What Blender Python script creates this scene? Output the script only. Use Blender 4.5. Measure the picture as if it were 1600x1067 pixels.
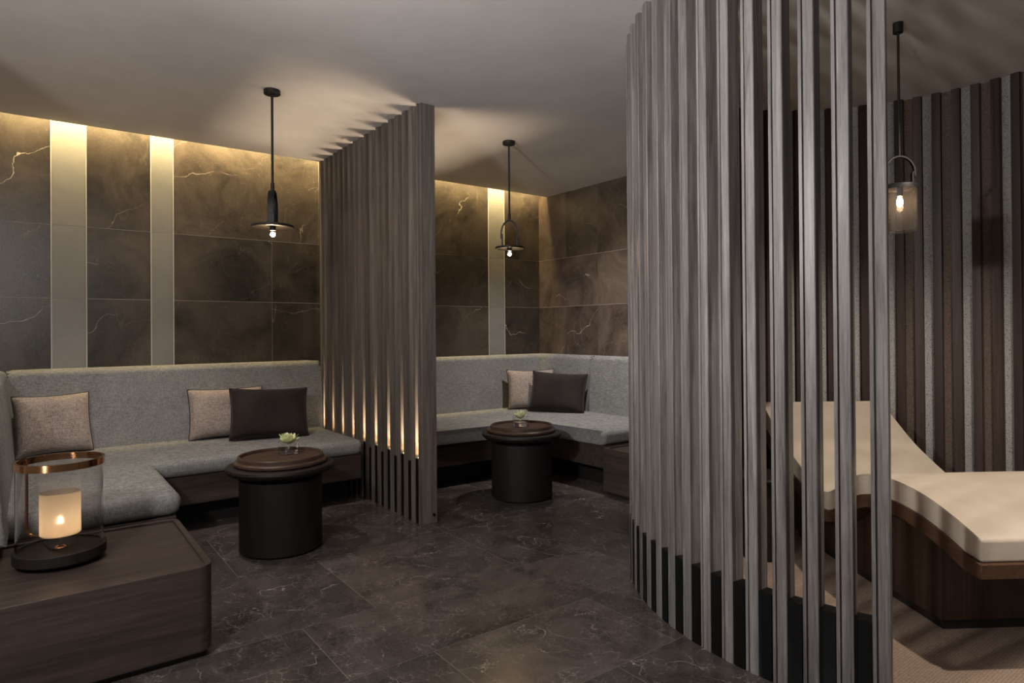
import bpy, bmesh, math, random
from mathutils import Vector, Matrix
random.seed(7)
for o in list(bpy.data.objects): bpy.data.objects.remove(o)
scn = bpy.context.scene
COL = scn.collection
PI = math.pi

# ---------------------------------------------------------------- camera
cd = bpy.data.cameras.new('camera'); cam = bpy.data.objects.new('camera', cd); COL.objects.link(cam)
cd.lens = 36 * 1000.475 / 1600; cd.sensor_width = 36; cd.shift_y = -21.9 / 1600; cd.clip_start = 0.02
yaw, pitch, roll = math.radians(36.844), math.radians(0.298), math.radians(-0.421)
fw0 = Vector((math.sin(yaw), math.cos(yaw), 0)); rt = Vector((math.cos(yaw), -math.sin(yaw), 0)); up = Vector((0, 0, 1))
fw = fw0 * math.cos(pitch) + up * math.sin(pitch); up2 = up * math.cos(pitch) - fw0 * math.sin(pitch)
r3 = rt * math.cos(roll) + up2 * math.sin(roll); u3 = up2 * math.cos(roll) - rt * math.sin(roll)
M = Matrix((r3, u3, -fw)).transposed().to_4x4(); M.translation = Vector((0, 0, 1.28)); cam.matrix_world = M
scn.camera = cam

# ---------------------------------------------------------------- world, view, lights
scn.view_settings.view_transform = 'Standard'; scn.view_settings.look = 'None'
scn.view_settings.gamma = 1; scn.view_settings.exposure = 0.0; scn.view_settings.use_curve_mapping = False
w = bpy.data.worlds.new('room_ambience'); scn.world = w; w.use_nodes = True
w.node_tree.nodes['Background'].inputs[0].default_value = (0.80, 0.76, 0.74, 1)
w.node_tree.nodes['Background'].inputs[1].default_value = 0.16

def lamp(name, kind, loc, power, color, aim=None, **kw):
    l = bpy.data.lights.new(name, kind); l.energy = power; l.color = color
    for k, v in kw.items(): setattr(l, k, v)
    o = bpy.data.objects.new(name, l); COL.objects.link(o); o.location = loc
    if aim is not None: o.rotation_euler = (Vector(aim) - Vector(loc)).to_track_quat('-Z', 'Y').to_euler()
    return o
# standing lamp behind the viewer's left shoulder: rakes the screens, the ceiling and the glossy wall
lamp('standing_lamp_light', 'POINT', (-0.80, 1.30, 2.05), 120, (1.0, 0.97, 0.94), shadow_soft_size=0.09)
lamp('screen_fill_spot', 'SPOT', (-0.80, 1.45, 2.12), 280, (1.0, 0.98, 0.96), aim=(3.2, 2.0, 2.35), spot_size=1.75, spot_blend=1.0, shadow_soft_size=0.08)  # added spot, brightens the slats high up more than near the floor
# LED strip hidden in the ceiling slot in front of the stone wall
lamp('cove_light', 'AREA', (2.1, 5.615, 2.95), 66, (1.0, 0.74, 0.33), aim=(2.1, 5.74, 2.65), shape='RECTANGLE', size=5.2, size_y=0.02, spread=math.radians(110))
# unseen fill light added behind the viewer to brighten the ceiling
lamp('ceiling_fill_light', 'SPOT', (-2.3, 0.2, 0.35), 380, (1.0, 0.945, 0.91), aim=(-1.9, 0.7, 2.8), spot_size=2.75, spot_blend=1.0, shadow_soft_size=0.12)
# pod: recessed downlight; booths: added spots that brighten the sofas and right wall
WARM = (1.0, 0.93, 0.86)
lamp('booth_fill_spot', 'SPOT', (0.55, 4.05, 2.78), 112, (1.0, 0.90, 0.80), aim=(0.5, 4.6, 0.4), spot_size=1.5, spot_blend=0.9, shadow_soft_size=0.05)
lamp('booth_fill_spot', 'SPOT', (3.85, 3.95, 2.78), 190, WARM, aim=(4.2, 4.75, 0.5), spot_size=1.65, spot_blend=0.9, shadow_soft_size=0.05)
lamp('pod_downlight', 'SPOT', (3.12, 0.26, 2.77), 165, (1.0, 0.88, 0.74), aim=(3.45, 1.45, 0.4), spot_size=1.5, spot_blend=0.6, shadow_soft_size=0.03)

# ---------------------------------------------------------------- materials
def mat(name, base=(0.5, 0.5, 0.5), rough=0.5, metal=0.0):
    m = bpy.data.materials.new(name); m.use_nodes = True
    b = m.node_tree.nodes['Principled BSDF']
    b.inputs['Base Color'].default_value = (*base, 1); b.inputs['Roughness'].default_value = rough; b.inputs['Metallic'].default_value = metal
    return m
class NT:
    def __init__(s, m): s.t = m.node_tree; s.n = s.t.nodes; s.b = s.n['Principled BSDF']
    def new(s, typ, ins=None, **kw):
        n = s.n.new(typ)
        for k, v in kw.items(): setattr(n, k, v)
        for k, v in (ins or {}).items():
            if hasattr(v, 'is_output'): s.t.links.new(v, n.inputs[k])
            else: n.inputs[k].default_value = v
        return n
    def link(s, a, k): s.t.links.new(a, s.b.inputs[k])
    def coords(s, scale=(1, 1, 1), kind='Object', loc=None):
        c = s.new('ShaderNodeTexCoord'); mp = s.new('ShaderNodeMapping', {'Vector': c.outputs[kind], 'Scale': scale})
        if loc is not None: s.t.links.new(loc, mp.inputs['Location'])
        return mp.outputs[0]
    def noise(s, vec, scale, detail=4, rough=0.6, dist=0.0):
        return s.new('ShaderNodeTexNoise', {'Vector': vec, 'Scale': scale, 'Detail': detail, 'Roughness': rough, 'Distortion': dist}).outputs['Fac']
    def ramp(s, fac, stops):
        r = s.new('ShaderNodeValToRGB', {'Fac': fac}); e = r.color_ramp.elements
        while len(e) > 1: e.remove(e[-1])
        e[0].position = stops[0][0]; e[0].color = (*stops[0][1], 1)
        for p, c in stops[1:]:
            x = e.new(p); x.color = (*c, 1)
        return r.outputs[0]
    def mix(s, fac, a, b, typ='MIX'):
        n = s.new('ShaderNodeMix', data_type='RGBA', blend_type=typ)
        for i, v in ((0, fac), (6, a), (7, b)):
            if hasattr(v, 'is_output'): s.t.links.new(v, n.inputs[i])
            else: n.inputs[i].default_value = v if i == 0 else (*v, 1)
        return n.outputs[2]
    def math(s, op, a, b=0.0, clamp=False):
        n = s.new('ShaderNodeMath', operation=op, use_clamp=clamp)
        for i, v in ((0, a), (1, b)):
            if hasattr(v, 'is_output'): s.t.links.new(v, n.inputs[i])
            else: n.inputs[i].default_value = v
        return n.outputs[0]
    def bump(s, h, strength=0.3, dist=0.01):
        n = s.new('ShaderNodeBump', {'Height': h, 'Strength': strength, 'Distance': dist}); s.link(n.outputs[0], 'Normal')

def island_offset(t, amt=7.0):
    g = t.new('ShaderNodeNewGeometry'); return g.outputs['Random Per Island'], t.new('ShaderNodeVectorMath', {0: t.new('ShaderNodeCombineXYZ', {0: g.outputs['Random Per Island'], 1: g.outputs['Random Per Island'], 2: g.outputs['Random Per Island']}).outputs[0], 3: amt}, operation='SCALE').outputs[0]

def wood(name, c1, c2, axis='Z', rough=0.5, scale=1.0, rnd=True):
    m = mat(name, rough=rough); t = NT(m)
    sc = {'X': (1.2, 26, 26), 'Y': (26, 1.2, 26), 'Z': (48, 48, 1.7)}[axis]
    r, off = island_offset(t, 9.0)
    if rnd:
        oi = t.new('ShaderNodeObjectInfo'); off = t.new('ShaderNodeVectorMath', {0: off, 1: t.new('ShaderNodeCombineXYZ', {0: t.math('MULTIPLY', oi.outputs['Random'], 13.0), 1: t.math('MULTIPLY', oi.outputs['Random'], 5.0), 2: 0.0}).outputs[0]}, operation='ADD').outputs[0]
    v = t.coords(tuple(x * scale for x in sc), loc=off)
    n = t.noise(v, 1.0, 8, 0.65, 0.6); n2 = t.noise(v, 5.0, 4, 0.7, 0.2)
    f = t.math('ADD', t.math('MULTIPLY', n, 0.65), t.math('MULTIPLY', n2, 0.35))
    col = t.ramp(f, [(0.30, c1), (0.52, tuple((a + b) / 2 for a, b in zip(c1, c2))), (0.70, c2)])
    if rnd:
        k = t.math('ADD', t.math('MULTIPLY', oi.outputs['Random'], 0.45), 0.78)
        col = t.mix(1.0, col, t.new('ShaderNodeCombineColor', {0: k, 1: k, 2: k}).outputs[0], 'MULTIPLY')
    t.link(col, 'Base Color'); t.bump(f, 0.35, 0.002); t.b.inputs['Specular IOR Level'].default_value = 0.3; return m

def stone(name, dark, light, vein, rough=0.3, vscale=1.0, veinamt=1.0, bumps=0.15, tonevar=0.35, fine=90.0, flat=None):
    m = mat(name, rough=rough); t = NT(m); r, off = island_offset(t, 11.0)
    v = t.coords((1, 1, 1), loc=off)
    cloud = t.noise(v, 2.2 * vscale, 8, 0.68, 0.8); grain = t.noise(v, fine, 3, 0.6)
    base = t.ramp(t.math('ADD', t.math('MULTIPLY', cloud, 0.8), t.math('MULTIPLY', grain, 0.2)), [(0.32, dark), (0.68, light)])
    k = t.math('ADD', t.math('MULTIPLY', r, tonevar), 1.0 - tonevar / 2)
    base = t.mix(1.0, base, t.new('ShaderNodeCombineColor', {0: k, 1: k, 2: k}).outputs[0], 'MULTIPLY')
    # long veins: the thin zero-crossings of warped noise, broken up by a mask
    def veins(sc, width, seed, m0, m1, rot, stretch=0.45, det=2.0, dist=0.15):
        mp = t.new('ShaderNodeMapping', {'Vector': v, 'Location': (seed, seed * 1.7, -seed), 'Rotation': rot, 'Scale': (1.0, 1.0 if flat is None else stretch, stretch if flat is None else 1.0)}).outputs[0]
        n = t.new('ShaderNodeTexNoise', {'Vector': mp, 'Scale': sc, 'Detail': det, 'Roughness': 0.45, 'Distortion': dist}).outputs['Fac']
        line = t.math('SUBTRACT', 1.0, t.math('DIVIDE', t.math('ABSOLUTE', t.math('SUBTRACT', n, 0.5)), width), True)
        mask = t.new('ShaderNodeMapRange', {'Value': t.noise(mp, sc * 1.7 + 1.3, 3, 0.6), 'From Min': m0, 'From Max': m1}).outputs[0]
        return t.math('MULTIPLY', line, mask, True)
    rots = [(0.2, 0.85, 0.1), (0.1, 0.45, 0.2), (0.3, 1.2, 0.2)] if flat is None else [(0.1, 0.1, 0.7), (0.1, 0.1, 1.3), (0.1, 0.2, 0.2)]
    def cracks(dirv, freq, width, amp, seed, m0, m1):
        u = t.new('ShaderNodeVectorMath', {0: v, 1: dirv}, operation='DOT_PRODUCT').outputs['Value']
        wob = t.math('ADD', t.math('MULTIPLY', t.noise(v, 1.3 * vscale, 2, 0.5), amp), t.math('MULTIPLY', t.noise(v, 9.0 * vscale, 3, 0.6), amp * 0.10))
        fr = t.math('FRACT', t.math('ADD', t.math('ADD', t.math('MULTIPLY', u, freq), wob), seed + 20.0))
        line = t.math('SUBTRACT', 1.0, t.math('DIVIDE', t.math('ABSOLUTE', t.math('SUBTRACT', fr, 0.5)), width), True)
        mp = t.new('ShaderNodeMapping', {'Vector': v, 'Location': (seed * 3.1, seed, seed * 2.3)}).outputs[0]
        mask = t.new('ShaderNodeMapRange', {'Value': t.noise(mp, 1.9 * vscale, 4, 0.65), 'From Min': m0, 'From Max': m1}).outputs[0]
        return t.math('MULTIPLY', line, mask, True)
    if flat is None: a = t.math('ADD', cracks((0.60, -0.60, -0.80), 1.1, 0.0045, 1.3, 0.3, 0.47, 0.60), t.math('ADD', cracks((0.25, 0.3, 0.97), 0.9, 0.004, 1.2, 0.7, 0.50, 0.62), t.math('MULTIPLY', cracks((0.75, -0.7, -0.6), 2.7, 0.008, 2.6, 0.45, 0.50, 0.66), 0.45)), True)
    else: a = t.math('ADD', cracks((0.2, 0.97, 0.0), 1.1, 0.0045, 1.5, 0.3, 0.50, 0.64), t.math('ADD', cracks((0.9, -0.4, 0.0), 1.6, 0.007, 2.4, 0.7, 0.52, 0.66), t.math('MULTIPLY', cracks((0.5, 0.85, 0.0), 4.1, 0.018, 4.5, 0.1, 0.50, 0.66), 0.45)), True)
    b = veins(3.0 * vscale, 0.006, 8.3, 0.50, 0.68, rots[1], 0.35, 4.0, 0.3)
    c = veins(11.0 * vscale, 0.022, 5.3, 0.52, 0.72, rots[2], 0.5, 3.0, 0.6)
    d = t.math('MULTIPLY', t.new('ShaderNodeMapRange', {'Value': t.noise(v, 60, 4, 0.75), 'From Min': 0.62, 'From Max': 0.72}).outputs[0], t.new('ShaderNodeMapRange', {'Value': t.noise(v, 4.5, 3, 0.6), 'From Min': 0.5, 'From Max': 0.68}).outputs[0])
    if flat is not None:
        wv_ = t.new('ShaderNodeVectorMath', {0: v, 1: t.new('ShaderNodeVectorMath', {0: t.new('ShaderNodeTexNoise', {'Vector': v, 'Scale': 7.0, 'Detail': 4.0, 'Roughness': 0.7}).outputs['Color'], 3: 0.16}, operation='SCALE').outputs[0]}, operation='ADD').outputs[0]
        def crackle(sc, wd, lo, hi, ms):
            ve = t.new('ShaderNodeTexVoronoi', {'Vector': wv_, 'Scale': sc}, feature='DISTANCE_TO_EDGE').outputs['Distance']
            return t.math('MULTIPLY', t.math('SUBTRACT', 1.0, t.math('DIVIDE', ve, wd), True), t.new('ShaderNodeMapRange', {'Value': t.noise(v, ms, 4, 0.7), 'From Min': lo, 'From Max': hi}).outputs[0])
        a = t.math('ADD', a, t.math('ADD', t.math('MULTIPLY', crackle(5.0, 0.012, 0.50, 0.66, 5.0), 0.55), t.math('MULTIPLY', crackle(17.0, 0.035, 0.46, 0.66, 6.5), 0.32)), True)
    vv = t.math('ADD', t.math('MULTIPLY', a, 0.9), t.math('ADD', t.math('ADD', t.math('MULTIPLY', b, 0.14), t.math('MULTIPLY', d, 0.5)), t.math('MULTIPLY', c, 0.07)), True)
    t.link(t.mix(t.math('MULTIPLY', vv, veinamt, True), base, vein), 'Base Color')
    t.link(t.math('ADD', t.math('MULTIPLY', cloud, 0.25), rough - 0.12), 'Roughness')
    t.bump(t.noise(v, fine * 1.9, 2, 0.5), bumps, 0.003); return m

def fabric(name, c1, c2, scale=420.0, rough=0.95, bump=0.4, sheen=0.0, mottled=0.15):
    m = mat(name, rough=rough); t = NT(m); v = t.coords()
    def thread(sc): return t.noise(t.new('ShaderNodeMapping', {'Vector': v, 'Scale': sc}).outputs[0], 1.0, 2, 0.6)
    k1, k2 = scale, scale / 9
    w1 = t.math('ADD', thread((k1, k1, k2)), thread((k2, k2, k1))); w2 = t.math('MULTIPLY', t.math('SUBTRACT', thread((k1, k2, k1 / 2)), 0.5), 1.0)
    n = t.noise(v, 170, 3, 0.75); big = t.noise(v, 5, 3, 0.6)
    f = t.math('ADD', t.math('MULTIPLY', t.math('ADD', w1, w2), 0.36), t.math('MULTIPLY', n, 0.28))
    f2 = t.math('ADD', f, t.math('MULTIPLY', t.math('SUBTRACT', big, 0.5), mottled))
    t.link(t.ramp(f2, [(0.36, c1), (0.64, c2)]), 'Base Color'); t.bump(f, bump, 0.002)
    t.b.inputs['Specular IOR Level'].default_value = 0.15
    if sheen: t.b.inputs['Sheen Weight'].default_value = sheen; t.b.inputs['Sheen Roughness'].default_value = 0.35
    return m

M_CEIL = mat('ceiling_plaster', (0.60, 0.56, 0.54), 0.85)
t = NT(M_CEIL); t.link(t.ramp(t.noise(t.coords(), 3.0, 5, 0.6), [(0.3, (0.57, 0.53, 0.51)), (0.7, (0.63, 0.59, 0.57))]), 'Base Color')
M_TILE = stone('wall_stone', (0.0100, 0.0090, 0.0087), (0.078, 0.062, 0.052), (0.42, 0.37, 0.34), rough=0.32, vscale=1.0, bumps=0.32, tonevar=0.5)
M_TILE2 = stone('brown_wall_stone', (0.024, 0.018, 0.0155), (0.150, 0.112, 0.088), (0.50, 0.43, 0.37), rough=0.36, vscale=1.0, bumps=0.2, tonevar=0.35)
M_PALE = stone('pale_stone', (0.175, 0.174, 0.174), (0.225, 0.222, 0.220), (0.38, 0.36, 0.34), rough=0.5, veinamt=0.25, bumps=0.05, tonevar=0.06)
M_GROUT = mat('grout', (0.20, 0.18, 0.165), 0.7)
M_GROUTW = mat('wall_grout', (0.36, 0.33, 0.30), 0.7); M_EDGE = mat('trim_edge', (0.50, 0.48, 0.45), 0.45)
M_FLOOR = stone('floor_stone', (0.026, 0.022, 0.021), (0.115, 0.098, 0.092), (0.62, 0.56, 0.53), rough=0.21, vscale=1.6, bumps=0.04, tonevar=0.35, flat=1)
M_SLAT = wood('weathered_slat_wood', (0.040, 0.034, 0.032), (0.262, 0.243, 0.234), 'Z', 0.42)
M_SLAT2 = wood('brown_slat_wood', (0.045, 0.036, 0.031), (0.20, 0.17, 0.148), 'Z', 0.5)
M_BATTEN = wood('dark_batten_wood', (0.030, 0.018, 0.015), (0.082, 0.054, 0.047), 'Z', 0.45)
M_BASEWOOD = wood('brown_oak', (0.021, 0.015, 0.0125), (0.086, 0.063, 0.052), 'X', 0.42, rnd=False)
M_BASEWOODY = wood('brown_oak_crosswise', (0.021, 0.015, 0.0125), (0.086, 0.063, 0.052), 'Y', 0.42, rnd=False)
M_DARKWOOD = wood('dark_stained_oak', (0.004, 0.003, 0.003), (0.018, 0.012, 0.010), 'Z', 0.6, rnd=False)
M_TRAYWOOD = wood('tray_oak', (0.035, 0.020, 0.015), (0.095, 0.058, 0.043), 'X', 0.36, rnd=False)
M_LOUNGEBASE = wood('lounger_base_wood', (0.022, 0.012, 0.008), (0.070, 0.040, 0.027), 'Z', 0.45, rnd=False)
M_LOUNGEWOOD = wood('lounger_wood', (0.05, 0.025, 0.014), (0.16, 0.085, 0.05), 'X', 0.4, rnd=False)
M_BLACK = mat('black_painted_panel', (0.005, 0.005, 0.005), 0.35)
M_BLACK.node_tree.nodes['Principled BSDF'].inputs['Specular IOR Level'].default_value = 0.2
M_PLINTH = mat('dark_plinth', (0.012, 0.010, 0.009), 0.6)
M_METAL = mat('blackened_bronze', (0.010, 0.009, 0.008), 0.55, 0.2)
M_STEEL = mat('brushed_dark_steel', (0.022, 0.022, 0.021), 0.5, 0.6)
M_BRASS = mat('polished_copper', (0.62, 0.32, 0.15), 0.16, 1.0)
M_SOFA = fabric('grey_weave', (0.115, 0.116, 0.117), (0.285, 0.286, 0.286), scale=230)
M_PIL1 = fabric('taupe_chenille', (0.13, 0.108, 0.097), (0.44, 0.37, 0.335), scale=300, sheen=0.2)
M_PIL2 = fabric('charcoal_velvet', (0.016, 0.012, 0.0115), (0.034, 0.027, 0.026), scale=900, bump=0.1, sheen=0.12, mottled=0.5)
M_PIPE = mat('dark_piping', (0.018, 0.016, 0.018), 0.7)
M_LEATHER = mat('cream_leather', (0.66, 0.56, 0.45), 0.5)
t = NT(M_LEATHER); v = t.coords(); t.bump(t.noise(v, 260, 3, 0.6), 0.08, 0.002); t.link(t.ramp(t.noise(v, 6, 3, 0.6), [(0.3, (0.62, 0.52, 0.41)), (0.7, (0.70, 0.60, 0.49))]), 'Base Color')
def strip_stone(name, a, b, hole):
    m = mat(name, rough=0.75); t = NT(m); v = t.coords()
    n = t.noise(v, 150, 4, 0.7); vo = t.new('ShaderNodeTexVoronoi', {'Vector': v, 'Scale': 130.0}).outputs['Distance']
    f = t.new('ShaderNodeMapRange', {'Value': n, 'From Min': 0.36, 'From Max': 0.46}).outputs[0]
    t.link(t.mix(f, hole, t.ramp(vo, [(0.1, a), (0.7, b)])), 'Base Color'); t.bump(n, 0.8, 0.01); return m
M_STRIP1 = strip_stone('grey_travertine', (0.38, 0.375, 0.365), (0.54, 0.535, 0.52), (0.10, 0.09, 0.085))
M_STRIP2 = strip_stone('brown_travertine', (0.085, 0.060, 0.048), (0.16, 0.115, 0.09), (0.025, 0.018, 0.014))
M_CARPET = mat('sisal_carpet', rough=0.95); t = NT(M_CARPET); v = t.coords((1, 1, 1))
wa = t.new('ShaderNodeTexWave', {'Vector': v, 'Scale': 30.0, 'Distortion': 3.0, 'Detail': 3.0, 'Detail Scale': 4.0}, bands_direction='X').outputs['Fac']
wb = t.new('ShaderNodeTexWave', {'Vector': v, 'Scale': 30.0, 'Distortion': 3.0, 'Detail': 3.0, 'Detail Scale': 4.0}, bands_direction='Y').outputs['Fac']
f = t.math('ADD', t.math('MULTIPLY', t.math('ADD', wa, wb), 0.2), t.math('MULTIPLY', t.noise(v, 90, 3), 0.6))
t.link(t.ramp(f, [(0.15, (0.16, 0.105, 0.075)), (0.8, (0.46, 0.34, 0.26))]), 'Base Color'); t.bump(f, 0.7, 0.006)
def glass(name, col=(1, 1, 1), rough=0.0, ior=1.45):
    m = mat(name, col, rough); b = m.node_tree.nodes['Principled BSDF']
    b.inputs['Transmission Weight'].default_value = 1.0; b.inputs['IOR'].default_value = ior; return m
M_GLASS = glass('clear_glass', (0.95, 0.94, 0.93)); M_SMOKE = glass('seeded_glass', (0.90, 0.84, 0.78), 0.04)
M_SMOKE.node_tree.nodes['Principled BSDF'].inputs['Transmission Weight'].default_value = 0.99
t = NT(M_SMOKE); t.bump(t.noise(t.coords(), 60, 2), 0.1, 0.003)
M_WATER = glass('water', (0.97, 0.98, 0.97), 0.0, 1.33)
M_FROST = mat('frosted_cup', (0.95, 0.84, 0.70), 0.4)
t = NT(M_FROST); o_ = t.n['Material Output']
t.b.inputs['Transmission Weight'].default_value = 1.0; t.b.inputs['Roughness'].default_value = 0.5; t.b.inputs['IOR'].default_value = 1.2
tr = t.new('ShaderNodeBsdfTranslucent', {'Color': (1.0, 0.90, 0.76, 1)}); mx = t.new('ShaderNodeMixShader', {0: 0.42, 1: t.b.outputs[0], 2: tr.outputs[0]})
t.t.links.new(mx.outputs[0], o_.inputs[0])
def emit(name, col, s):
    m = bpy.data.materials.new(name); m.use_nodes = True; b = m.node_tree.nodes['Principled BSDF']
    b.inputs['Base Color'].default_value = (0, 0, 0, 1); b.inputs['Emission Color'].default_value = (*col, 1); b.inputs['Emission Strength'].default_value = s; return m
M_BULB = emit('lit_bulb', (1.0, 0.66, 0.36), 520); M_BULB3 = emit('lit_bulb_in_glass', (1.0, 0.72, 0.45), 300)
M_FLAME = emit('candle_flame', (1.0, 0.78, 0.52), 190); M_LED = emit('led_strip', (1.0, 0.74, 0.42), 6)
M_LEAF = mat('succulent_leaf', (0.36, 0.46, 0.22), 0.45); NT(M_LEAF).b.inputs['Subsurface Weight'].default_value = 0.15
t = NT(M_LEAF); t.link(t.ramp(t.noise(t.coords(), 30, 2), [(0.3, (0.52, 0.60, 0.28)), (0.7, (0.85, 0.87, 0.55))]), 'Base Color')
M_PEBBLE = mat('pebbles', (0.25, 0.23, 0.2), 0.5)

# ---------------------------------------------------------------- mesh helpers
def obj(name, bm, m, parent=None, smooth=35, world=True, wn=True):
    """one mesh object; bm is in world coordinates when world, else in the parent's local frame"""
    if parent is not None and world:
        q = parent; base = Vector((0, 0, 0))
        while q is not None: base += q.location; q = q.parent
        bmesh.ops.translate(bm, verts=bm.verts, vec=-base)
    bmesh.ops.recalc_face_normals(bm, faces=bm.faces)
    me = bpy.data.meshes.new(name); bm.to_mesh(me); bm.free()
    me.polygons.foreach_set('use_smooth', [smooth > 25] * len(me.polygons))
    if smooth > 25: me.set_sharp_from_angle(angle=math.radians(smooth))
    me.materials.append(m); o = bpy.data.objects.new(name, me); COL.objects.link(o)
    if smooth > 25 and wn: md = o.modifiers.new('weighted_normals', 'WEIGHTED_NORMAL'); md.keep_sharp = True
    if parent is not None: o.parent = parent
    return o
def thing(name, label, cat, loc=(0, 0, 0), rz=0.0, group=None):
    o = bpy.data.objects.new(name, None); COL.objects.link(o); o.location = loc; o.rotation_euler = (0, 0, rz); o.empty_display_size = 0.1
    o['label'] = label; o['category'] = cat
    if group: o['group'] = group
    return o
def tag(o, label, cat, group=None):
    o['label'] = label; o['category'] = cat
    if group: o['group'] = group
    return o
def struct(o): o['kind'] = 'structure'; return o
def box(bm, x0, x1, y0, y1, z0, z1, bev=0.0, seg=2):
    r = bmesh.ops.create_cube(bm, size=1.0); vs = r['verts']
    bmesh.ops.scale(bm, verts=vs, vec=(x1 - x0, y1 - y0, z1 - z0)); bmesh.ops.translate(bm, verts=vs, vec=((x0 + x1) / 2, (y0 + y1) / 2, (z0 + z1) / 2))
    if bev:
        es = list({e for v in vs for e in v.link_edges}); bmesh.ops.bevel(bm, geom=es, offset=bev, segments=seg, affect='EDGES', profile=0.5)
    return bm
def prism(bm, pts, z0, z1, bev=0.0, seg=3, which='all', bev2=0.0):
    vb = [bm.verts.new((x, y, z0)) for x, y in pts]; vt = [bm.verts.new((x, y, z1)) for x, y in pts]; n = len(pts)
    bm.faces.new(vb[::-1]); ft = bm.faces.new(vt)
    for i in range(n): bm.faces.new((vb[i], vb[(i + 1) % n], vt[(i + 1) % n], vt[i]))
    if bev:
        s = set(vb + vt)
        if which == 'all': es = list({e for v in s for e in v.link_edges})
        elif which == 'top': es = list(ft.edges)
        else: es = [e for v in vb for e in v.link_edges if e.other_vert(v) in vt]
        bmesh.ops.bevel(bm, geom=es, offset=bev, segments=seg, affect='EDGES', profile=0.5)
    return bm
def lathe(bm, prof, c=(0, 0), seg=48, close=False):
    """prof: (r, z) list; r = 0 ends become poles"""
    rings = []
    for r, z in prof:
        if r < 1e-6: rings.append([bm.verts.new((c[0], c[1], z))])
        else: rings.append([bm.verts.new((c[0] + r * math.cos(2 * PI * i / seg), c[1] + r * math.sin(2 * PI * i / seg), z)) for i in range(seg)])
    pairs = list(zip(rings, rings[1:])) + ([(rings[-1], rings[0])] if close else [])
    for a, b in pairs:
        for i in range(seg):
            j = (i + 1) % seg
            if len(a) == 1 and len(b) == 1: continue
            if len(a) == 1: bm.faces.new((a[0], b[i], b[j]))
            elif len(b) == 1: bm.faces.new((a[i], a[j], b[0]))
            else: bm.faces.new((a[i], a[j], b[j], b[i]))
    return bm
def tube(bm, pts, r, seg=10, closed=False):
    pts = [Vector(p) for p in pts]; n = len(pts); rings = []; prev = None
    for i, p in enumerate(pts):
        a = pts[(i - 1) % n] if (closed or i > 0) else p; b = pts[(i + 1) % n] if (closed or i < n - 1) else p
        d = (b - a).normalized()
        if prev is None: u = d.orthogonal().normalized()
        else: u = (prev - d * prev.dot(d)).normalized()
        prev = u; v = d.cross(u)
        rings.append([bm.verts.new(p + (u * math.cos(2 * PI * k / seg) + v * math.sin(2 * PI * k / seg)) * r) for k in range(seg)])
    for i in range(n if closed else n - 1):
        a, b = rings[i], rings[(i + 1) % n]
        for k in range(seg): bm.faces.new((a[k], a[(k + 1) % seg], b[(k + 1) % seg], b[k]))
    if not closed: bm.faces.new(rings[0][::-1]); bm.faces.new(rings[-1])
    return bm
def band(bm, pts, wdir, width, thick):
    """flat strap swept along pts, width along wdir"""
    pts = [Vector(p) for p in pts]; wd = Vector(wdir).normalized(); rings = []
    for i, p in enumerate(pts):
        d = (pts[min(i + 1, len(pts) - 1)] - pts[max(i - 1, 0)]).normalized(); nn = d.cross(wd).normalized()
        rings.append([bm.verts.new(p + wd * (sx * width / 2) + nn * (sy * thick / 2)) for sx, sy in ((-1, -1), (1, -1), (1, 1), (-1, 1))])
    for a, b in zip(rings, rings[1:]):
        for k in range(4): bm.faces.new((a[k], a[(k + 1) % 4], b[(k + 1) % 4], b[k]))
    bm.faces.new(rings[0][::-1]); bm.faces.new(rings[-1]); return bm
NB = bmesh.new

# ---------------------------------------------------------------- setting
C = 2.80; YW = 5.74; YS = 5.59; XR = 4.70
PC = (3.475, 1.403)
bm = NB(); box(bm, -4.0, 7.0, -4.0, YW + 0.1, -0.12, -0.0008); floor = struct(obj('floor', bm, M_GROUT))
bm = NB()
def tiles_row(bm, y0, y1, joints, x0=-4.0, x1=7.0, g=0.0014):
    xs = [x0] + sorted(joints) + [x1]
    for a, b in zip(xs, xs[1:]): box(bm, a + g, b - g, y0 + g, y1 - g, -0.02, 0.0)
def row(first, step): return [first + step * k for k in range(-12, 12) if -3.9 < first + step * k < 6.9]
tiles_row(bm, -4.0, 1.20, row(0.43, 0.84)); tiles_row(bm, 1.20, 1.72, row(0.10, 1.68)); tiles_row(bm, 1.72, 2.25, row(1.284, 0.836))
tiles_row(bm, 2.25, 2.77, row(0.931, 1.68)); tiles_row(bm, 2.77, 3.54, row(1.273, 0.836)); tiles_row(bm, 3.54, 4.30, row(0.86, 1.25))
tiles_row(bm, 4.30, 5.05, row(0.4, 1.25)); tiles_row(bm, 5.05, YW, row(0.86, 1.25))
obj('stone_tiles', bm, M_FLOOR, floor)
bm = NB(); box(bm, -4.0, 7.0, -4.0, YS, C, C + 0.06); box(bm, -4.0, 7.0, YS - 0.06, YS, C + 0.06, C + 0.28)
ceil = struct(obj('ceiling', bm, M_CEIL)); bm = NB(); box(bm, -4.0, 7.0, YS - 0.06, YW + 0.1, C + 0.28, C + 0.32); obj('slot_lid', bm, M_CEIL, ceil)
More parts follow.
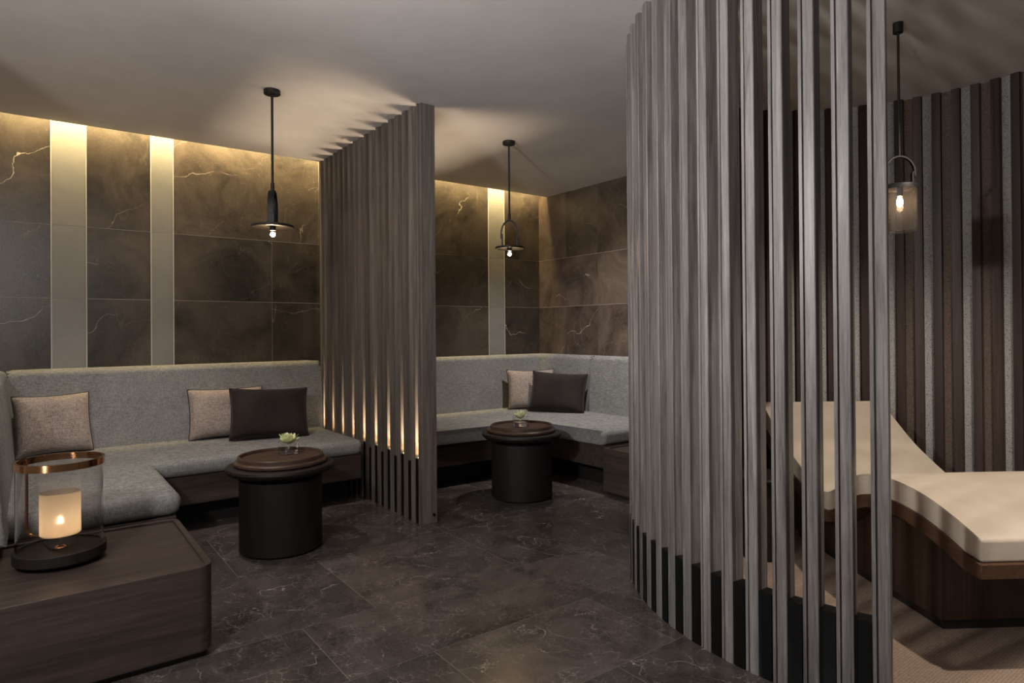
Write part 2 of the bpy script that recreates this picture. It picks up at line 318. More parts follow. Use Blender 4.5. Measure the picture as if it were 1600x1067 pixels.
# back wall: slab, stone tiles, pale inlaid stripes
bm = NB(); box(bm, -0.55, XR + 0.1, YW, YW + 0.1, 0, C + 0.28); wb_ = struct(obj('wall_back', bm, M_GROUTW))
PALE = [(0.112, 0.326), (0.751, 0.909), (2.62, 2.78), (3.985, 4.20)]
ZR = [0.0, 0.472, 1.008, 1.544, 2.080, C + 0.28]
bm = NB()
spans = [(-0.55, 0.112), (0.326, 0.751), (0.909, 2.62), (2.78, 3.985), (4.20, XR)]
for (a, b) in spans:
    for k, (z0, z1) in enumerate(zip(ZR, ZR[1:])):
        xs = [a] + [x for x in ((1.68,) if k < 4 else (2.10,)) if a < x < b] + [b]
        for p, q in zip(xs, xs[1:]): box(bm, p + 0.001, q - 0.001, YW - 0.0008, YW + 0.01, z0 + 0.0016, z1 - 0.0016)
obj('stone_cladding', bm, M_TILE, wb_)
for i, (a, b) in enumerate(PALE):
    bm = NB()
    for z0, z1 in zip(ZR, ZR[1:]): box(bm, a + 0.004, b - 0.004, YW - 0.004, YW + 0.01, z0 + 0.001, z1 - 0.001)
    o = struct(obj('trim_%d' % (i + 1), bm, M_PALE)); bm = NB()
    for x in (a, b): box(bm, x - 0.003, x + 0.003, YW - 0.006, YW + 0.01, 0, C + 0.28)
    obj('edge_strip', bm, M_EDGE, o)
# right wall of the far booth
bm = NB(); box(bm, XR, XR + 0.1, 2.4, YW + 0.1, 0, C + 0.28); wr = struct(obj('wall_right', bm, M_GROUTW))
bm = NB(); ys = [2.4, 3.10, 3.66, 4.22, 4.78, 5.27, YW]
for k, (z0, z1) in enumerate(zip(ZR, ZR[1:])):
    for a, b in zip(ys, ys[1:]): box(bm, XR - 0.0008, XR + 0.01, a + 0.0004, b - 0.0004, z0 + 0.0016, z1 - 0.0016)
obj('stone_cladding', bm, M_TILE2, wr)
bm = NB(); box(bm, -0.92, -0.80, 3.2, YW, 0, C); struct(obj('wall_left', bm, M_CEIL))

# ---------------------------------------------------------------- partition between the booths
scr = thing('slatted_screen', 'straight slatted timber screen between the two booths, lit from low between its slats', 'screen', (2.11, 4.68, 0))
X0, X1 = 2.052, 2.168; P = 0.106
def slat_rect(name, y0, y1, m):
    bm = NB(); pts = [(X0, y0 + 0.016), (X0 + 0.012, y0 + 0.014), (X0 + 0.012, y0 + 0.006), (X0 + 0.004, y0), (X1 - 0.004, y0), (X1, y0 + 0.004), (X1, y1 - 0.002), (X1 - 0.002, y1), (X0 + 0.002, y1), (X0, y1 - 0.002)]
    prism(bm, pts, 0, C - 0.0005); return obj(name, bm, m, scr, smooth=20)
bm = NB(); box(bm, 2.066, 2.172, 3.750, 3.772, 0.0, C, 0.002); box(bm, X0, X1, 3.774, 3.788, 0, C, 0.001); post = obj('end_post', bm, M_SLAT2, scr)
bm = NB(); tube(bm, [(2.146, 3.7496, 0.055), (2.146, 3.744, 0.055)], 0.010, 16); tube(bm, [(2.146, 3.7494, 0.055), (2.146, 3.7425, 0.055)], 0.006, 12); obj('screw_cap', bm, M_BLACK, post)
for i in range(17):
    y0 = 3.834 + P * i; slat_rect('slat', y0, y0 + 0.058, M_SLAT2)
    g0, g1 = y0 - 0.048, y0
    bm = NB(); box(bm, X0 + 0.004, X1 - 0.004, g0 + 0.0003, g1 - 0.0003, 0.0, 0.43 if i % 2 == 0 else 0.40); obj('base_panel', bm, M_BLACK, scr)
    if i % 2 == 0:
        bm = NB(); box(bm, X0 + 0.02, X1 - 0.02, g0 + 0.006, g1 - 0.006, 0.4305, 0.436); obj('light_strip', bm, M_LED, scr)
        l = lamp('screen_uplight', 'AREA', ((X0 + X1) / 2, (g0 + g1) / 2, 0.440), 2.1, (1.0, 0.80, 0.56), aim=((X0 + X1) / 2, (g0 + g1) / 2, 2), shape='RECTANGLE', size=0.070, size_y=0.012, spread=math.radians(52))
        l.rotation_euler = (PI, 0, 0)
        l = lamp('screen_glow', 'AREA', ((X0 + X1) / 2, (g0 + g1) / 2, 0.439), 0.55, (1.0, 0.66, 0.30), shape='RECTANGLE', size=0.09, size_y=0.012, spread=math.radians(130))
        l.rotation_euler = (PI, 0, 0)
    else:
        bm = NB(); box(bm, X0 + 0.016, X1 - 0.016, g0 + 0.0003, g1 - 0.0003, 0.4005, C); obj('infill_slat', bm, M_SLAT2, scr)

# ---------------------------------------------------------------- curved screen of the pod
cs = thing('curved_screen', 'tall curved slatted timber screen with black base panels around the lounge pod', 'screen', (PC[0], PC[1], 0))
RO = 1.337
def polar(th, r): return Vector((r * math.cos(th), r * math.sin(th)))
SL = [(-0.030, 0.0), (0.009, 0.0), (0.010, -0.018), (0.016, -0.018), (0.0165, -0.006), (0.030, -0.006), (0.031, -0.066), (-0.030, -0.066), (-0.030, -0.0)]
def slat_poly(thd, prof, r0):
    th = math.radians(thd); n = Vector((math.cos(th), math.sin(th))); tt = Vector((math.sin(th), -math.cos(th)))   # tt: towards smaller angle
    return [tuple(n * r0 + tt * a + n * b) for a, b in prof]
for i in range(16):
    th = 199.5 - 4.65 * i
    prof = [(-0.025, 0.0), (0.007, 0.0), (0.009, -0.002), (0.0095, -0.018), (0.0150, -0.018), (0.0155, -0.005), (0.0265, -0.005), (0.0275, -0.007), (0.0275, -0.066), (-0.0275, -0.066), (-0.0275, -0.003)]
    bm = NB(); prism(bm, slat_poly(th, prof, RO), 0, C - 0.0005); obj('slat', bm, M_SLAT, cs, smooth=20, world=False)
    if i < 15:
        pb = [(-0.0248, -0.0005), (0.014, -0.0005), (0.0145, -0.006), (0.0248, -0.004), (0.0225, -0.060), (-0.0225, -0.060)]
        bm = NB(); prism(bm, slat_poly(th - 2.325, pb, RO), 0, 0.314); obj('base_panel', bm, M_BLACK, cs, smooth=20, world=False)
# curved wall behind the lounger
RW = 1.285
def arc_wall(r0, r1, a0, a1, z0, z1, n=2):
    bm = NB(); pts = []
    for k in range(n + 1): pts.append(tuple(polar(math.radians(a0 + (a1 - a0) * k / n), r1) + Vector(PC)))
    for k in range(n, -1, -1): pts.append(tuple(polar(math.radians(a0 + (a1 - a0) * k / n), r0) + Vector(PC)))
    return prism(bm, pts, z0, z1)
wc = struct(obj('wall_curved', arc_wall(RW, RW + 0.05, 127.2, -72, 0, C, 90), M_PLINTH))
A0 = 4.8
k = -15
while True:
    a = A0 + 4.8 * k
    if a > 124: break
    st = obj('stone_strip', arc_wall(RW - 0.02, RW - 0.001, a + 1.25, a - 1.25, 0, C, 2), M_STRIP1 if k % 2 == 0 else M_STRIP2, wc)
    th = math.radians(a + 2.4); n = Vector((math.cos(th), math.sin(th))); tt = Vector((math.sin(th), -math.cos(th)))
    prof = [(-0.0275, 0.0), (-0.0275, -0.026), (-0.023, -0.030), (-0.023, -0.048), (0.023, -0.048), (0.023, -0.030), (0.0275, -0.026), (0.0275, 0.0)]
    bm = NB(); prism(bm, [tuple(Vector(PC) + n * (RW - 0.001) + tt * p + n * q) for p, q in prof], 0, C); obj('batten', bm, M_BATTEN, wc, smooth=20)
    k += 1
bm = NB(); lathe(bm, [(0, 0.001), (1.262, 0.001), (1.262, 0.008), (1.258, 0.009), (0, 0.009)], PC, 96)
tag(obj('round_carpet', bm, M_CARPET), 'round tan woven carpet on the floor under the cream lounger', 'carpet')

# ---------------------------------------------------------------- sofas
ZS = 0.475; ZB = 0.362
def cushion(pts, z0, z1, bev=0.045, puff=0.0): bm = NB(); prism(bm, pts, z0, z1, bev, 5); return bm
def backrest(bm, p0, p1, inward, depth, z0, z1, lean=0.075, r=0.05):
    """p0->p1 foot line of the front face at seat level; inward = direction to the wall"""
    p0, p1, q = Vector(p0), Vector(p1), Vector(inward).normalized(); N = 9
    prof = [(0.0, z0), (lean * 0.55, z0 + (z1 - z0) * 0.5)]
    for k in range(N + 1):
        a = (PI / 2) * k / N; prof.append((lean + r * (1 - math.cos(a)), z1 - r + r * math.sin(a)))
    prof += [(depth - 0.02, z1 - 0.004), (depth, z1 - 0.03), (depth, z0)]
    return prof
def sweep(bm, path, prof, cap=0.03):
    """path: list of (point, inward vector) with mitre; prof (offset inward, z)"""
    rings = []
    for p, q in path: rings.append([bm.verts.new((p[0] + q[0] * o, p[1] + q[1] * o, z)) for o, z in prof])
    for a, b in zip(rings, rings[1:]):
        for k in range(len(prof)):
            j = (k + 1) % len(prof); bm.faces.new((a[k], a[j], b[j], b[k]))
    f0 = bm.faces.new(rings[0][::-1]); f1 = bm.faces.new(rings[-1])
    if cap: bmesh.ops.bevel(bm, geom=list(set(f0.edges) | set(f1.edges)), offset=cap, segments=4, affect='EDGES', profile=0.5)
    return bm
sofa = thing('corner_sofa', 'grey woven corner sofa in the near booth, left of the slatted screen', 'sofa', (0.9, 5.1, 0), group=None)
obj('seat_cushion', cushion([(-0.12, 4.515), (1.985, 4.515), (1.985, 5.40), (-0.12, 5.40)], ZB, ZS), M_SOFA, sofa)
obj('seat_cushion', cushion([(-0.13, 3.585), (0.605, 3.585), (0.605, 4.53), (-0.13, 4.53)], ZB, ZS + 0.008, 0.055), M_SOFA, sofa)
bm = NB(); sweep(bm, [((-0.14, 5.36), (0, 1)), ((1.99, 5.335), (0, 1))], backrest(bm, (0, 0), (1, 0), (0, 1), 0.36, ZS - 0.06, 1.035), 0.03)
obj('backrest', bm, M_SOFA, sofa)
bm = NB(); sweep(bm, [((-0.085, 3.3), (-1, 0)), ((-0.085, 5.56), (-1, 0))], backrest(bm, (0, 0), (1, 0), (0, 1), 0.36, ZS - 0.06, 1.035, lean=0.05), 0.03)
obj('backrest', bm, M_SOFA, sofa)
bm = NB(); prism(bm, [(-0.46, 3.60), (0.58, 3.60), (0.58, 4.545), (1.98, 4.545), (1.98, 5.72), (-0.46, 5.72)], 0.18, ZB - 0.001, 0.004, 1); obj('frame', bm, M_BASEWOOD, sofa)
bm = NB(); prism(bm, [(-0.44, 3.64), (0.42, 3.64), (0.42, 4.74), (1.95, 4.74), (1.95, 5.70), (-0.44, 5.70)], 0.0, 0.179); obj('plinth', bm, M_PLINTH, sofa)

sofa2 = thing('corner_sofa', 'grey woven corner sofa in the far booth against the brown stone corner', 'sofa', (3.6, 5.1, 0))
obj('seat_cushion', cushion([(2.19, 4.47), (3.60, 4.47), (3.60, 3.61), (4.45, 3.61), (4.45, 5.45), (2.19, 5.45)], ZB, ZS, 0.04), M_SOFA, sofa2)
pf = backrest(None, (0, 0), (1, 0), (0, 1), 0.27, ZS - 0.06, 1.025, lean=0.06)
bm = NB(); sweep(bm, [((2.19, 5.40), (0, 1)), ((4.415, 5.40), (1, 1)), ((4.415, 4.668), (1, 0))], pf, 0.032); obj('backrest', bm, M_SOFA, sofa2)
bm = NB(); sweep(bm, [((4.405, 4.646), (1, 0)), ((4.405, 3.60), (1, 0))], pf, 0.038); obj('backrest', bm, M_SOFA, sofa2)
bm = NB(); prism(bm, [(2.19, 4.50), (3.63, 4.50), (3.63, 3.62), (4.67, 3.62), (4.67, 5.72), (2.19, 5.72)], 0.18, ZB - 0.001, 0.004, 1); obj('frame', bm, M_BASEWOOD, sofa2)
bm = NB(); prism(bm, [(2.21, 4.70), (3.80, 4.70), (3.80, 3.64), (4.66, 3.64), (4.66, 5.70), (2.21, 5.70)], 0.0, 0.179); obj('plinth', bm, M_PLINTH, sofa2)

# low timber side blocks at the sofa ends
def side_block(name, label, x0, x1, y0, y1, matx, r=0.055):
    t_ = thing(name, label, 'side table', ((x0 + x1) / 2, (y0 + y1) / 2, 0))
    bm = NB(); prism(bm, [(x0, y0), (x1, y0), (x1, y1), (x0, y1)], 0.03, 0.352, r, 6, 'vert'); obj('body', bm, matx, t_)
    bm = NB(); o_pts = []; i_pts = []
    def rr(a0, a1, b0, b1, rad):
        out = []
        for cx, cy, s in ((a1 - rad, b0 + rad, -PI / 2), (a1 - rad, b1 - rad, 0), (a0 + rad, b1 - rad, PI / 2), (a0 + rad, b0 + rad, PI)):
            for k in range(9): a = s + PI / 2 * k / 8; out.append((cx + rad * math.cos(a), cy + rad * math.sin(a)))
        return out
    rings = []
    for ins, z in ((0, 0.3525), (0, 0.361), (0.002, 0.363), (0.022, 0.363), (0.024, 0.361), (0.024, 0.3525)):
        rings.append([bm.verts.new((x, y, z)) for x, y in rr(x0 + ins, x1 - ins, y0 + ins, y1 - ins, max(0.02, r - ins))])
    n = len(rings[0])
    for a, b in zip(rings, rings[1:] + rings[:1]):
        for k in range(n): bm.faces.new((a[k], a[(k + 1) % n], b[(k + 1) % n], b[k]))
    obj('rim', bm, matx, t_, smooth=30)
    bm = NB(); box(bm, x0 + 0.03, x1 - 0.03, y0 + 0.03, y1 - 0.03, 0, 0.03); obj('plinth', bm, M_PLINTH, t_); return t_
side_block('low_side_table', 'large low brown timber block table with raised rim, under the candle lantern', -0.75, 0.575, 2.75, 3.565, M_BASEWOOD)
side_block('low_side_table', 'low brown timber block at the end of the far booth sofa', 3.555, 4.45, 2.86, 3.575, M_BASEWOODY, 0.006)

# ---------------------------------------------------------------- round tables, trays, plants
def make_table(label, x, y):
    t_ = thing('round_table', label, 'table', (x, y, 0), group='round pedestal tables')
    bm = NB(); lathe(bm, [(0, 0.001), (0.205, 0.001), (0.205, 0.008), (0.232, 0.012), (0.234, 0.016), (0.234, 0.425), (0.205, 0.432), (0.2, 0.450), (0, 0.450)], (0, 0), 64); obj('pedestal', bm, M_DARKWOOD, t_, world=False)
    bm = NB(); lathe(bm, [(0, 0.451), (0.255, 0.451), (0.285, 0.458), (0.302, 0.470), (0.308, 0.484), (0.304, 0.497), (0.292, 0.503), (0, 0.503)], (0, 0), 72); obj('tabletop', bm, M_DARKWOOD, t_, world=False); return t_
def make_tray(label, x, y):
    bm = NB(); lathe(bm, [(0, 0.5035), (0.250, 0.5035), (0.262, 0.512), (0.262, 0.524), (0.254, 0.530), (0.243, 0.533), (0.242, 0.552), (0.238, 0.556), (0.228, 0.556), (0.225, 0.552), (0.223, 0.538), (0, 0.538)], (0, 0), 72)
    o = obj('round_tray', bm, M_TRAYWOOD); o.location = (x, y, 0); return tag(o, label, 'tray', 'round trays on the tables')
def leaf(bm, ang, tilt, L, wd, base):
    rings = []
    for k in range(7):
        s = k / 6; ww = wd * math.sin(PI * min(0.97, 0.12 + s * 0.88)) ** 0.8; th = 0.0045 * (1 - s * 0.75); r = L * s * math.cos(tilt) + 0.004; z = L * s * math.sin(tilt) + 0.010 * s * s
        rings.append([(r, -ww, z + 0.003), (r, 0, z - th), (r, ww, z + 0.003), (r, 0, z + th * 0.5)])
    vs = []
    for g in rings: vs.append([bm.verts.new((base[0] + a * math.cos(ang) - b * math.sin(ang), base[1] + a * math.sin(ang) + b * math.cos(ang), base[2] + c)) for a, b, c in g])
    for a, b in zip(vs, vs[1:]):
        for k in range(4): bm.faces.new((a[k], a[(k + 1) % 4], b[(k + 1) % 4], b[k]))
    bm.faces.new(vs[0][::-1]); bm.faces.new(vs[-1])
def make_vase(label, x, y, z, r, h):
    bm = NB(); lathe(bm, [(0, 0), (r - 0.003, 0), (r, 0.004), (r, h - 0.001), (r - 0.001, h), (r - 0.0025, h - 0.001), (r - 0.003, 0.013), (0, 0.012)], (0, 0), 40)
    v_ = obj('glass_vase', bm, M_GLASS); v_.location = (x, y, z); tag(v_, label, 'vase', 'glass vases on the trays')
    bm = NB(); lathe(bm, [(0, 0.0125), (r - 0.0034, 0.0135), (r - 0.0034, h * 0.42), (0, h * 0.42)], (0, 0), 40); obj('water', bm, M_WATER, v_, world=False); return v_
def make_plant(label, x, y, z, h, s):
    p = thing('succulent', label, 'plant', (x, y, z + h * 0.72), group='succulents in glass vases'); rot = random.random() * 3
    bm = NB()
    for ring, (n, tilt, L, wd) in enumerate(((6, 0.45, 0.050, 0.018), (6, 0.80, 0.052, 0.018), (5, 1.10, 0.045, 0.014), (3, 1.4, 0.032, 0.009))):
        for k in range(n): leaf(bm, rot + 2 * PI * k / n + ring * 0.5, tilt + random.uniform(-.12, .12), L * s * random.uniform(0.9, 1.1), wd * s, (0, 0, 0.006))
    obj('leaves', bm, M_LEAF, p, world=False, smooth=60)
    bm = NB(); tube(bm, [(0, 0, 0.006), (0.003, 0.002, -h * 0.3), (-0.002, 0, -h * 0.42)], 0.0035, 8); obj('stem', bm, M_LEAF, p, world=False)
T1 = (1.187, 3.895); T2 = (3.03, 3.93)
make_table('round dark wood pedestal table in the near booth, in front of the charcoal cushion', *T1); make_table('round dark wood pedestal table in the far booth, right of the slatted screen', *T2)
make_tray('round brown wooden tray with raised rim on the near booth table', *T1); make_tray('round brown wooden tray with raised rim on the far booth table', *T2)
make_vase('small clear glass vase on the near booth tray', 1.255, 3.97, 0.5385, 0.060, 0.075); make_vase('small clear glass vase on the far booth tray', 3.035, 3.95, 0.5385, 0.062, 0.078)
make_plant('pale green succulent rosette in the near booth vase', 1.255, 3.97, 0.5385, 0.075, 1.35); make_plant('pale green succulent rosette in the far booth vase', 3.035, 3.95, 0.5385, 0.078, 1.15)

# ---------------------------------------------------------------- scatter cushions
def make_pillow(label, pos, yawd, lean, w_, h_, th, m, roll=0.0, pipe=True, grp=None):
    """pos = foot midpoint on the seat, front faces local -Y"""
    root = thing('scatter_cushion', label, 'cushion', pos, 0, grp)
    root.rotation_euler = (Matrix.Rotation(math.radians(yawd), 3, 'Z') @ Matrix.Rotation(math.radians(-lean), 3, 'X') @ Matrix.Rotation(math.radians(roll), 3, 'Y')).to_euler()
    N = 28; bm = NB(); rnd = random.Random(len(label))
    def edge(u, v):     # pinched sides, pointed corners
        x = w_ / 2 * u * (1 - 0.055 * (1 - v * v)); z = h_ / 2 * v * (1 - 0.075 * (1 - u * u)); return x, z
    g = {}
    for s in (-1, 1):
        for i in range(N + 1):
            for j in range(N + 1):
                u = -1 + 2 * i / N; v = -1 + 2 * j / N; border = i in (0, N) or j in (0, N)
                if border and s == 1: g[s, i, j] = g[-1, i, j]; continue
                x, z = edge(u, v); d = th / 2 * ((1 - u ** 4) * (1 - v ** 4)) ** 0.5
                d *= 1 + 0.06 * math.sin(5 * u + 2 * v + len(label)) * (1 - abs(u)) + (0.05 * math.sin(14 * u) * max(0, v) ** 3)
                g[s, i, j] = bm.verts.new((x, s * d, z + h_ / 2 + 0.0))
        for i in range(N):
            for j in range(N):
                try: bm.faces.new((g[s, i, j], g[s, i + 1, j], g[s, i + 1, j + 1], g[s, i, j + 1]))
                except ValueError: pass
    obj('cover', bm, m, root, world=False, smooth=60)
    if pipe:
        pts = []
        for i in range(N): pts.append(edge(-1 + 2 * i / N, -1))
        for j in range(N): pts.append(edge(1, -1 + 2 * j / N))
        for i in range(N): pts.append(edge(1 - 2 * i / N, 1))
        for j in range(N): pts.append(edge(-1, 1 - 2 * j / N))
        bm = NB(); tube(bm, [(x, 0, z + h_ / 2) for x, z in pts], 0.0042, 6, True); obj('piping', bm, M_PIPE if m is M_PIL1 else m, root, world=False)
    return root
make_pillow('taupe scatter cushion alone in the left corner of the near booth sofa', (0.125, 5.24, ZS + 0.002), 14, 14, 0.44, 0.41, 0.15, M_PIL1)
make_pillow('taupe scatter cushion half behind the charcoal one on the near booth sofa', (1.20, 5.25, ZS + 0.002), -3, 13, 0.54, 0.385, 0.15, M_PIL1)
make_pillow('charcoal velvet scatter cushion on the near booth sofa, above the round table', (1.44, 4.99, ZS + 0.002), -8, 20, 0.57, 0.395, 0.17, M_PIL2, roll=2)
make_pillow('light taupe scatter cushion in the corner of the far booth sofa', (4.11, 5.15, ZS + 0.002), -28, 14, 0.50, 0.41, 0.14, M_PIL1)
make_pillow('dark brown velvet scatter cushion leaning in front of the light one in the far booth', (4.11, 4.78, ZS + 0.002), -52, 20, 0.56, 0.405, 0.17, M_PIL2, roll=3)

# ---------------------------------------------------------------- pendants
def pendant(label, x, y, ang, zrod, zdisc, rdisc, grp='pendant lamps with disc shades'):
    t_ = thing('pendant_lamp', label, 'lamp', (x, y, C), 0, grp)
    def L(name, bm, m): bmesh.ops.translate(bm, verts=bm.verts, vec=(0, 0, -C)); return obj(name, bm, m, t_, world=False)
    bm = NB(); lathe(bm, [(0, C - 0.0005), (0.048, C - 0.0005), (0.050, C - 0.003), (0.050, C - 0.025), (0.046, C - 0.028), (0, C - 0.028)]); L('canopy', bm, M_METAL)
    bm = NB(); lathe(bm, [(0, C - 0.029), (0.0075, C - 0.029), (0.0075, zrod + 0.05), (0.011, zrod + 0.048), (0.011, zrod), (0, zrod)], (0, 0), 16); L('rod', bm, M_METAL)
    d = Vector((math.cos(ang), math.sin(ang), 0)); wd = Vector((-math.sin(ang), math.cos(ang), 0)); R = 0.068 if rdisc < 0.12 else 0.066
    pts = [d * (-R) + Vector((0, 0, zdisc + 0.075))] + [d * (-R * math.cos(a)) + Vector((0, 0, zdisc + 0.10 + (zrod - zdisc - 0.104) * math.sin(a))) for a in [PI * k / 16 for k in range(17)]] + [d * R + Vector((0, 0, zdisc + 0.075))]
    bm = NB(); band(bm, pts, wd, 0.036, 0.009); L('yoke', bm, M_METAL)
    for s in (-1, 1): L('bracket', band(NB(), [d * (s * (R - 0.009)) + Vector((0, 0, zdisc + 0.006)), d * (s * (R - 0.009)) + Vector((0, 0, zdisc + 0.11))], wd, 0.040, 0.010), M_METAL)
    bm = NB(); lathe(bm, [(0, zdisc + 0.014), (0.03, zdisc + 0.014), (rdisc - 0.006, zdisc + 0.009), (rdisc, zdisc + 0.004), (rdisc, zdisc - 0.005), (rdisc - 0.004, zdisc - 0.008), (rdisc - 0.016, zdisc - 0.004), (0.03, zdisc + 0.002), (0, zdisc + 0.002)], (0, 0), 64); L('shade', bm, M_METAL)
    bm = NB(); lathe(bm, [(0, zdisc + 0.001), (0.018, zdisc + 0.001), (0.018, zdisc - 0.026), (0, zdisc - 0.026)], (0, 0), 20); L('socket', bm, M_METAL)
    bm = NB(); bmesh.ops.create_uvsphere(bm, u_segments=16, v_segments=12, radius=0.015); bmesh.ops.translate(bm, verts=bm.verts, vec=(0, 0, zdisc - 0.050)); L('bulb', bm, M_BULB)
pendant('black disc pendant lamp over the near booth, its loop seen edge on', 1.208, 4.105, math.radians(62), 2.17, 1.945, 0.127)
pendant('black disc pendant lamp over the far booth, with open arched loop', 3.066, 4.116, math.radians(-38), 2.17, 1.945, 0.116)
t_ = thing('pendant_lamp', 'pendant lamp with clear glass cylinder hanging above the cream lounger', 'lamp', (3.458, 1.388, C))
def L3(name, bm, m): bmesh.ops.translate(bm, verts=bm.verts, vec=(0, 0, -C)); return obj(name, bm, m, t_, world=False)
bm = NB(); lathe(bm, [(0, C - 0.0005), (0.023, C - 0.0005), (0.023, C - 0.05), (0, C - 0.05)], (0, 0), 32); L3('canopy', bm, M_METAL)
bm = NB(); lathe(bm, [(0, C - 0.0505), (0.006, C - 0.0505), (0.006, 2.135), (0, 2.135)], (0, 0), 14); L3('rod', bm, M_METAL)
ang = math.radians(-37); d = Vector((math.cos(ang), math.sin(ang), 0)); wd = Vector((-math.sin(ang), math.cos(ang), 0))
pts = [d * (-0.074 * math.cos(a)) + Vector((0, 0, 2.055 + 0.078 * math.sin(a))) for a in [PI * k / 20 for k in range(21)]]
bm = NB(); band(bm, [d * -0.074 + Vector((0, 0, 2.035))] + pts + [d * 0.074 + Vector((0, 0, 2.035))], wd, 0.016, 0.007); L3('handle', bm, M_STEEL)
for s in (-1, 1): L3('bracket', band(NB(), [d * (s * 0.063) + Vector((0, 0, 1.99)), d * (s * 0.063) + Vector((0, 0, 2.05)), d * (s * 0.070) + Vector((0, 0, 2.058))], wd, 0.016, 0.007), M_STEEL)
bm = NB(); lathe(bm, [(0, 1.992), (0.070, 1.992), (0.078, 1.988), (0.080, 1.982), (0.080, 1.968), (0.076, 1.968), (0.074, 1.980), (0, 1.984)], (0, 0), 48); L3('cap', bm, M_METAL)
bm = NB(); lathe(bm, [(0.0745, 1.967), (0.0755, 1.967), (0.0765, 1.76), (0.0755, 1.757), (0.0735, 1.76), (0.0725, 1.967)], (0, 0), 64, close=True); L3('glass_shade', bm, M_SMOKE)
bm = NB(); lathe(bm, [(0, 1.9835), (0.014, 1.9835), (0.014, 1.935), (0, 1.935)], (0, 0), 18); L3('socket', bm, M_METAL)
bm = NB(); lathe(bm, [(0, 1.934), (0.008, 1.932), (0.014, 1.915), (0.015, 1.90), (0.010, 1.885), (0, 1.880)], (0, 0), 18); L3('bulb', bm, M_BULB3)

# ---------------------------------------------------------------- candle lantern
ln = thing('candle_lantern', 'large glass candle lantern with copper rim and dark round base on the timber block', 'lantern', (0.09, 3.21, 0.363))
zb = 0.0005; RL = 0.160
bm = NB(); lathe(bm, [(0, zb), (0.14, zb), (0.143, zb + 0.010), (RL, zb + 0.012), (RL, zb + 0.050), (RL - 0.003, zb + 0.053), (RL - 0.012, zb + 0.053), (RL - 0.014, zb + 0.046), (0, zb + 0.046)], (0, 0), 72); obj('base', bm, M_DARKWOOD, ln, world=False)
zt = 0.398; RG = 0.149
bm = NB(); lathe(bm, [(RG, zb + 0.0465), (RG, zt), (RG - 0.003, zt), (RG - 0.003, zb + 0.0465)], (0, 0), 96, close=True); obj('glass_cylinder', bm, M_GLASS, ln, world=False)
bm = NB(); lathe(bm, [(RG + 0.001, zt - 0.018), (RG + 0.006, zt - 0.018), (RG + 0.006, zt + 0.010), (RG - 0.006, zt + 0.010), (RG - 0.006, zt + 0.0015), (RG + 0.001, zt + 0.0015)], (0, 0), 96, close=True); obj('rim', bm, M_BRASS, ln, world=False)
ld = Vector((-0.80, 0.60, 0)); wdn = Vector((0.6, 0.8, 0))
bm = NB(); band(bm, [ld * (RG + 0.007) + Vector((0, 0, zt - 0.022)), ld * (RG + 0.007) + Vector((0, 0, zt + 0.012))], wdn, 0.03, 0.012); obj('clasp', bm, M_METAL, ln, world=False)
pts = [ld * (RG - 0.010) + Vector((0, 0, zt - 0.0))] + [ld * (RG - 0.010) + Vector((0, 0, 0.123))] + [ld * (RG - 0.010 - 0.03 * (1 - math.cos(a))) + Vector((0, 0, 0.123 - 0.03 * math.sin(a))) for a in [PI / 2 * k / 8 for k in range(1, 9)]] + [ld * 0.02 + Vector((0, 0, 0.093)), Vector((0, 0, 0.093))]
bm = NB(); band(bm, pts, wdn, 0.012, 0.005); obj('strap', bm, M_BRASS, ln, world=False)
bm = NB(); lathe(bm, [(0, 0.0475), (0.022, 0.0475), (0.020, 0.052), (0.008, 0.056), (0.008, 0.088), (0.05, 0.098), (0.05, 0.102), (0, 0.102)], (0, 0), 40); obj('candle_foot', bm, M_BRASS, ln, world=False)
bm = NB(); lathe(bm, [(0, 0.1025), (0.068, 0.1025), (0.071, 0.106), (0.071, 0.272), (0.069, 0.274), (0.0675, 0.272), (0.0675, 0.107), (0, 0.106)], (0, 0), 64); obj('candle_cup', bm, M_FROST, ln, world=False)
bm = NB(); lathe(bm, [(0, 0.142), (0.007, 0.146), (0.010, 0.155), (0.006, 0.167), (0, 0.175)], (0, 0), 14); obj('flame', bm, M_FLAME, ln, world=False)

# ---------------------------------------------------------------- lounger
P0 = Vector((2.782, 0.854, 0)); av = Vector((0.563, 0.827, 0)).normalized(); wv = Vector((av.y, -av.x, 0))
lg = thing('lounger', 'wave-shaped lounger with cream leather cushion on brown timber base', 'lounger', tuple(P0), math.atan2(av.y, av.x))
# local frame: +X along the lounger towards the head, -Y to its right side (width)
W = 0.80
top = [(0.0, 0.500), (0.10, 0.537), (0.24, 0.577), (0.36, 0.598), (0.48, 0.606), (0.60, 0.602), (0.72, 0.582), (0.83, 0.540), (0.93, 0.478), (1.01, 0.430), (1.07, 0.410), (1.14, 0.415), (1.24, 0.450), (1.36, 0.502), (1.50, 0.570), (1.62, 0.645), (1.74, 0.728), (1.845, 0.805)]
def spline(pts, n):
    out = []
    for i in range(len(pts) - 1):
        p0 = pts[max(i - 1, 0)]; p1 = pts[i]; p2 = pts[i + 1]; p3 = pts[min(i + 2, len(pts) - 1)]
        for k in range(n):
            s = k / n
            out.append(tuple(0.5 * ((2 * p1[c]) + (-p0[c] + p2[c]) * s + (2 * p0[c] - 5 * p1[c] + 4 * p2[c] - p3[c]) * s * s + (-p0[c] + 3 * p1[c] - 3 * p2[c] + p3[c]) * s ** 3) for c in (0, 1)))
    return out + [pts[-1]]
tp = spline(top, 4)
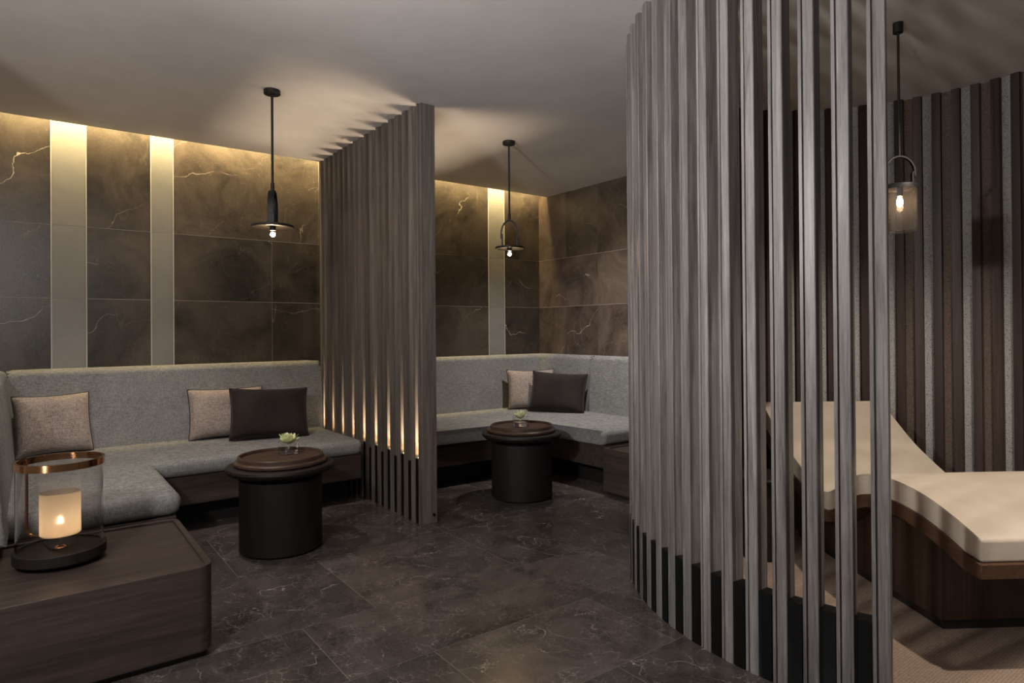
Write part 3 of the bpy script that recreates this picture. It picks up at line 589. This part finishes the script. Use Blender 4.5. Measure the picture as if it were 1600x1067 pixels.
def offset(curve, d):
    out = []
    for i, p in enumerate(curve):
        a = Vector(curve[max(i - 1, 0)]); b = Vector(curve[min(i + 1, len(curve) - 1)]); dd = (b - a).normalized(); nn = Vector((dd.y, -dd.x)); out.append((p[0] + nn.x * d, p[1] + nn.y * d))
    return out
def slab(bm, up_, lo, y0, y1, bev, seg=4):
    ring = up_ + lo[::-1]; a = [bm.verts.new((x, y0, z)) for x, z in ring]; b = [bm.verts.new((x, y1, z)) for x, z in ring]; n = len(ring)
    fa = bm.faces.new(a); fb = bm.faces.new(b[::-1])
    for i in range(n): bm.faces.new((a[i], b[i], b[(i + 1) % n], a[(i + 1) % n]))
    if bev:
        m = len(up_)
        es = list(set(fa.edges) | set(fb.edges)); extra = []
        for (i) in (0, m - 1, m, n - 1):
            for e in a[i].link_edges:
                if e.other_vert(a[i]) is b[i]: extra.append(e)
        bmesh.ops.bevel(bm, geom=es + extra, offset=bev, segments=seg, affect='EDGES', profile=0.5, clamp_overlap=True)
    return bm
c0 = [p for p in tp]; c1 = offset(tp, 0.092); c1[0] = (0.0, c1[0][1]); 
bm = NB(); slab(bm, c0, c1, 0.0, -W, 0.012); cu = obj('cushion', bm, M_LEATHER, lg, world=False, smooth=50)
bm = NB(); e0 = offset(tp, 0.006)
for yy in (-0.001, -W + 0.001): tube(bm, [(x, yy, z) for x, z in e0[1:-1]], 0.003, 6)
obj('piping', bm, M_LEATHER, cu, world=False)
b0 = offset(tp, 0.0925); b1 = offset(tp, 0.152); b0[0] = (-0.012, b0[0][1]); b1[0] = (-0.012, b1[0][1])
bm = NB(); slab(bm, b0, b1, 0.012, -W - 0.012, 0.003, 1); obj('seat_board', bm, M_LOUNGEWOOD, lg, world=False)
u_ = [p for p in offset(tp, 0.1525) if 0.33 <= p[0] <= 1.60]; u_ = [(0.33, u_[0][1])] + u_ + [(1.60, u_[-1][1])]
bm = NB(); slab(bm, u_, [(x, 0.055) for x, z in u_], -0.09, -W + 0.09, 0.0); obj('base', bm, M_LOUNGEBASE, lg, world=False)
bm = NB(); box(bm, 0.35, 1.58, -W + 0.11, -0.11, 0.0095, 0.055); obj('plinth', bm, M_PLINTH, lg, world=False)

st = thing('pedestal_side_table', 'small dark round side table beside the lounger, behind the curved screen', 'side table', (3.27, 2.04, 0.0095))
bm = NB(); lathe(bm, [(0, 0), (0.10, 0), (0.105, 0.006), (0.105, 0.43), (0, 0.43)], (0, 0), 40); obj('pedestal', bm, M_DARKWOOD, st, world=False)
bm = NB(); lathe(bm, [(0, 0.4305), (0.150, 0.4305), (0.160, 0.437), (0.162, 0.450), (0.155, 0.458), (0, 0.458)], (0, 0), 48); obj('tabletop', bm, M_DARKWOOD, st, world=False)
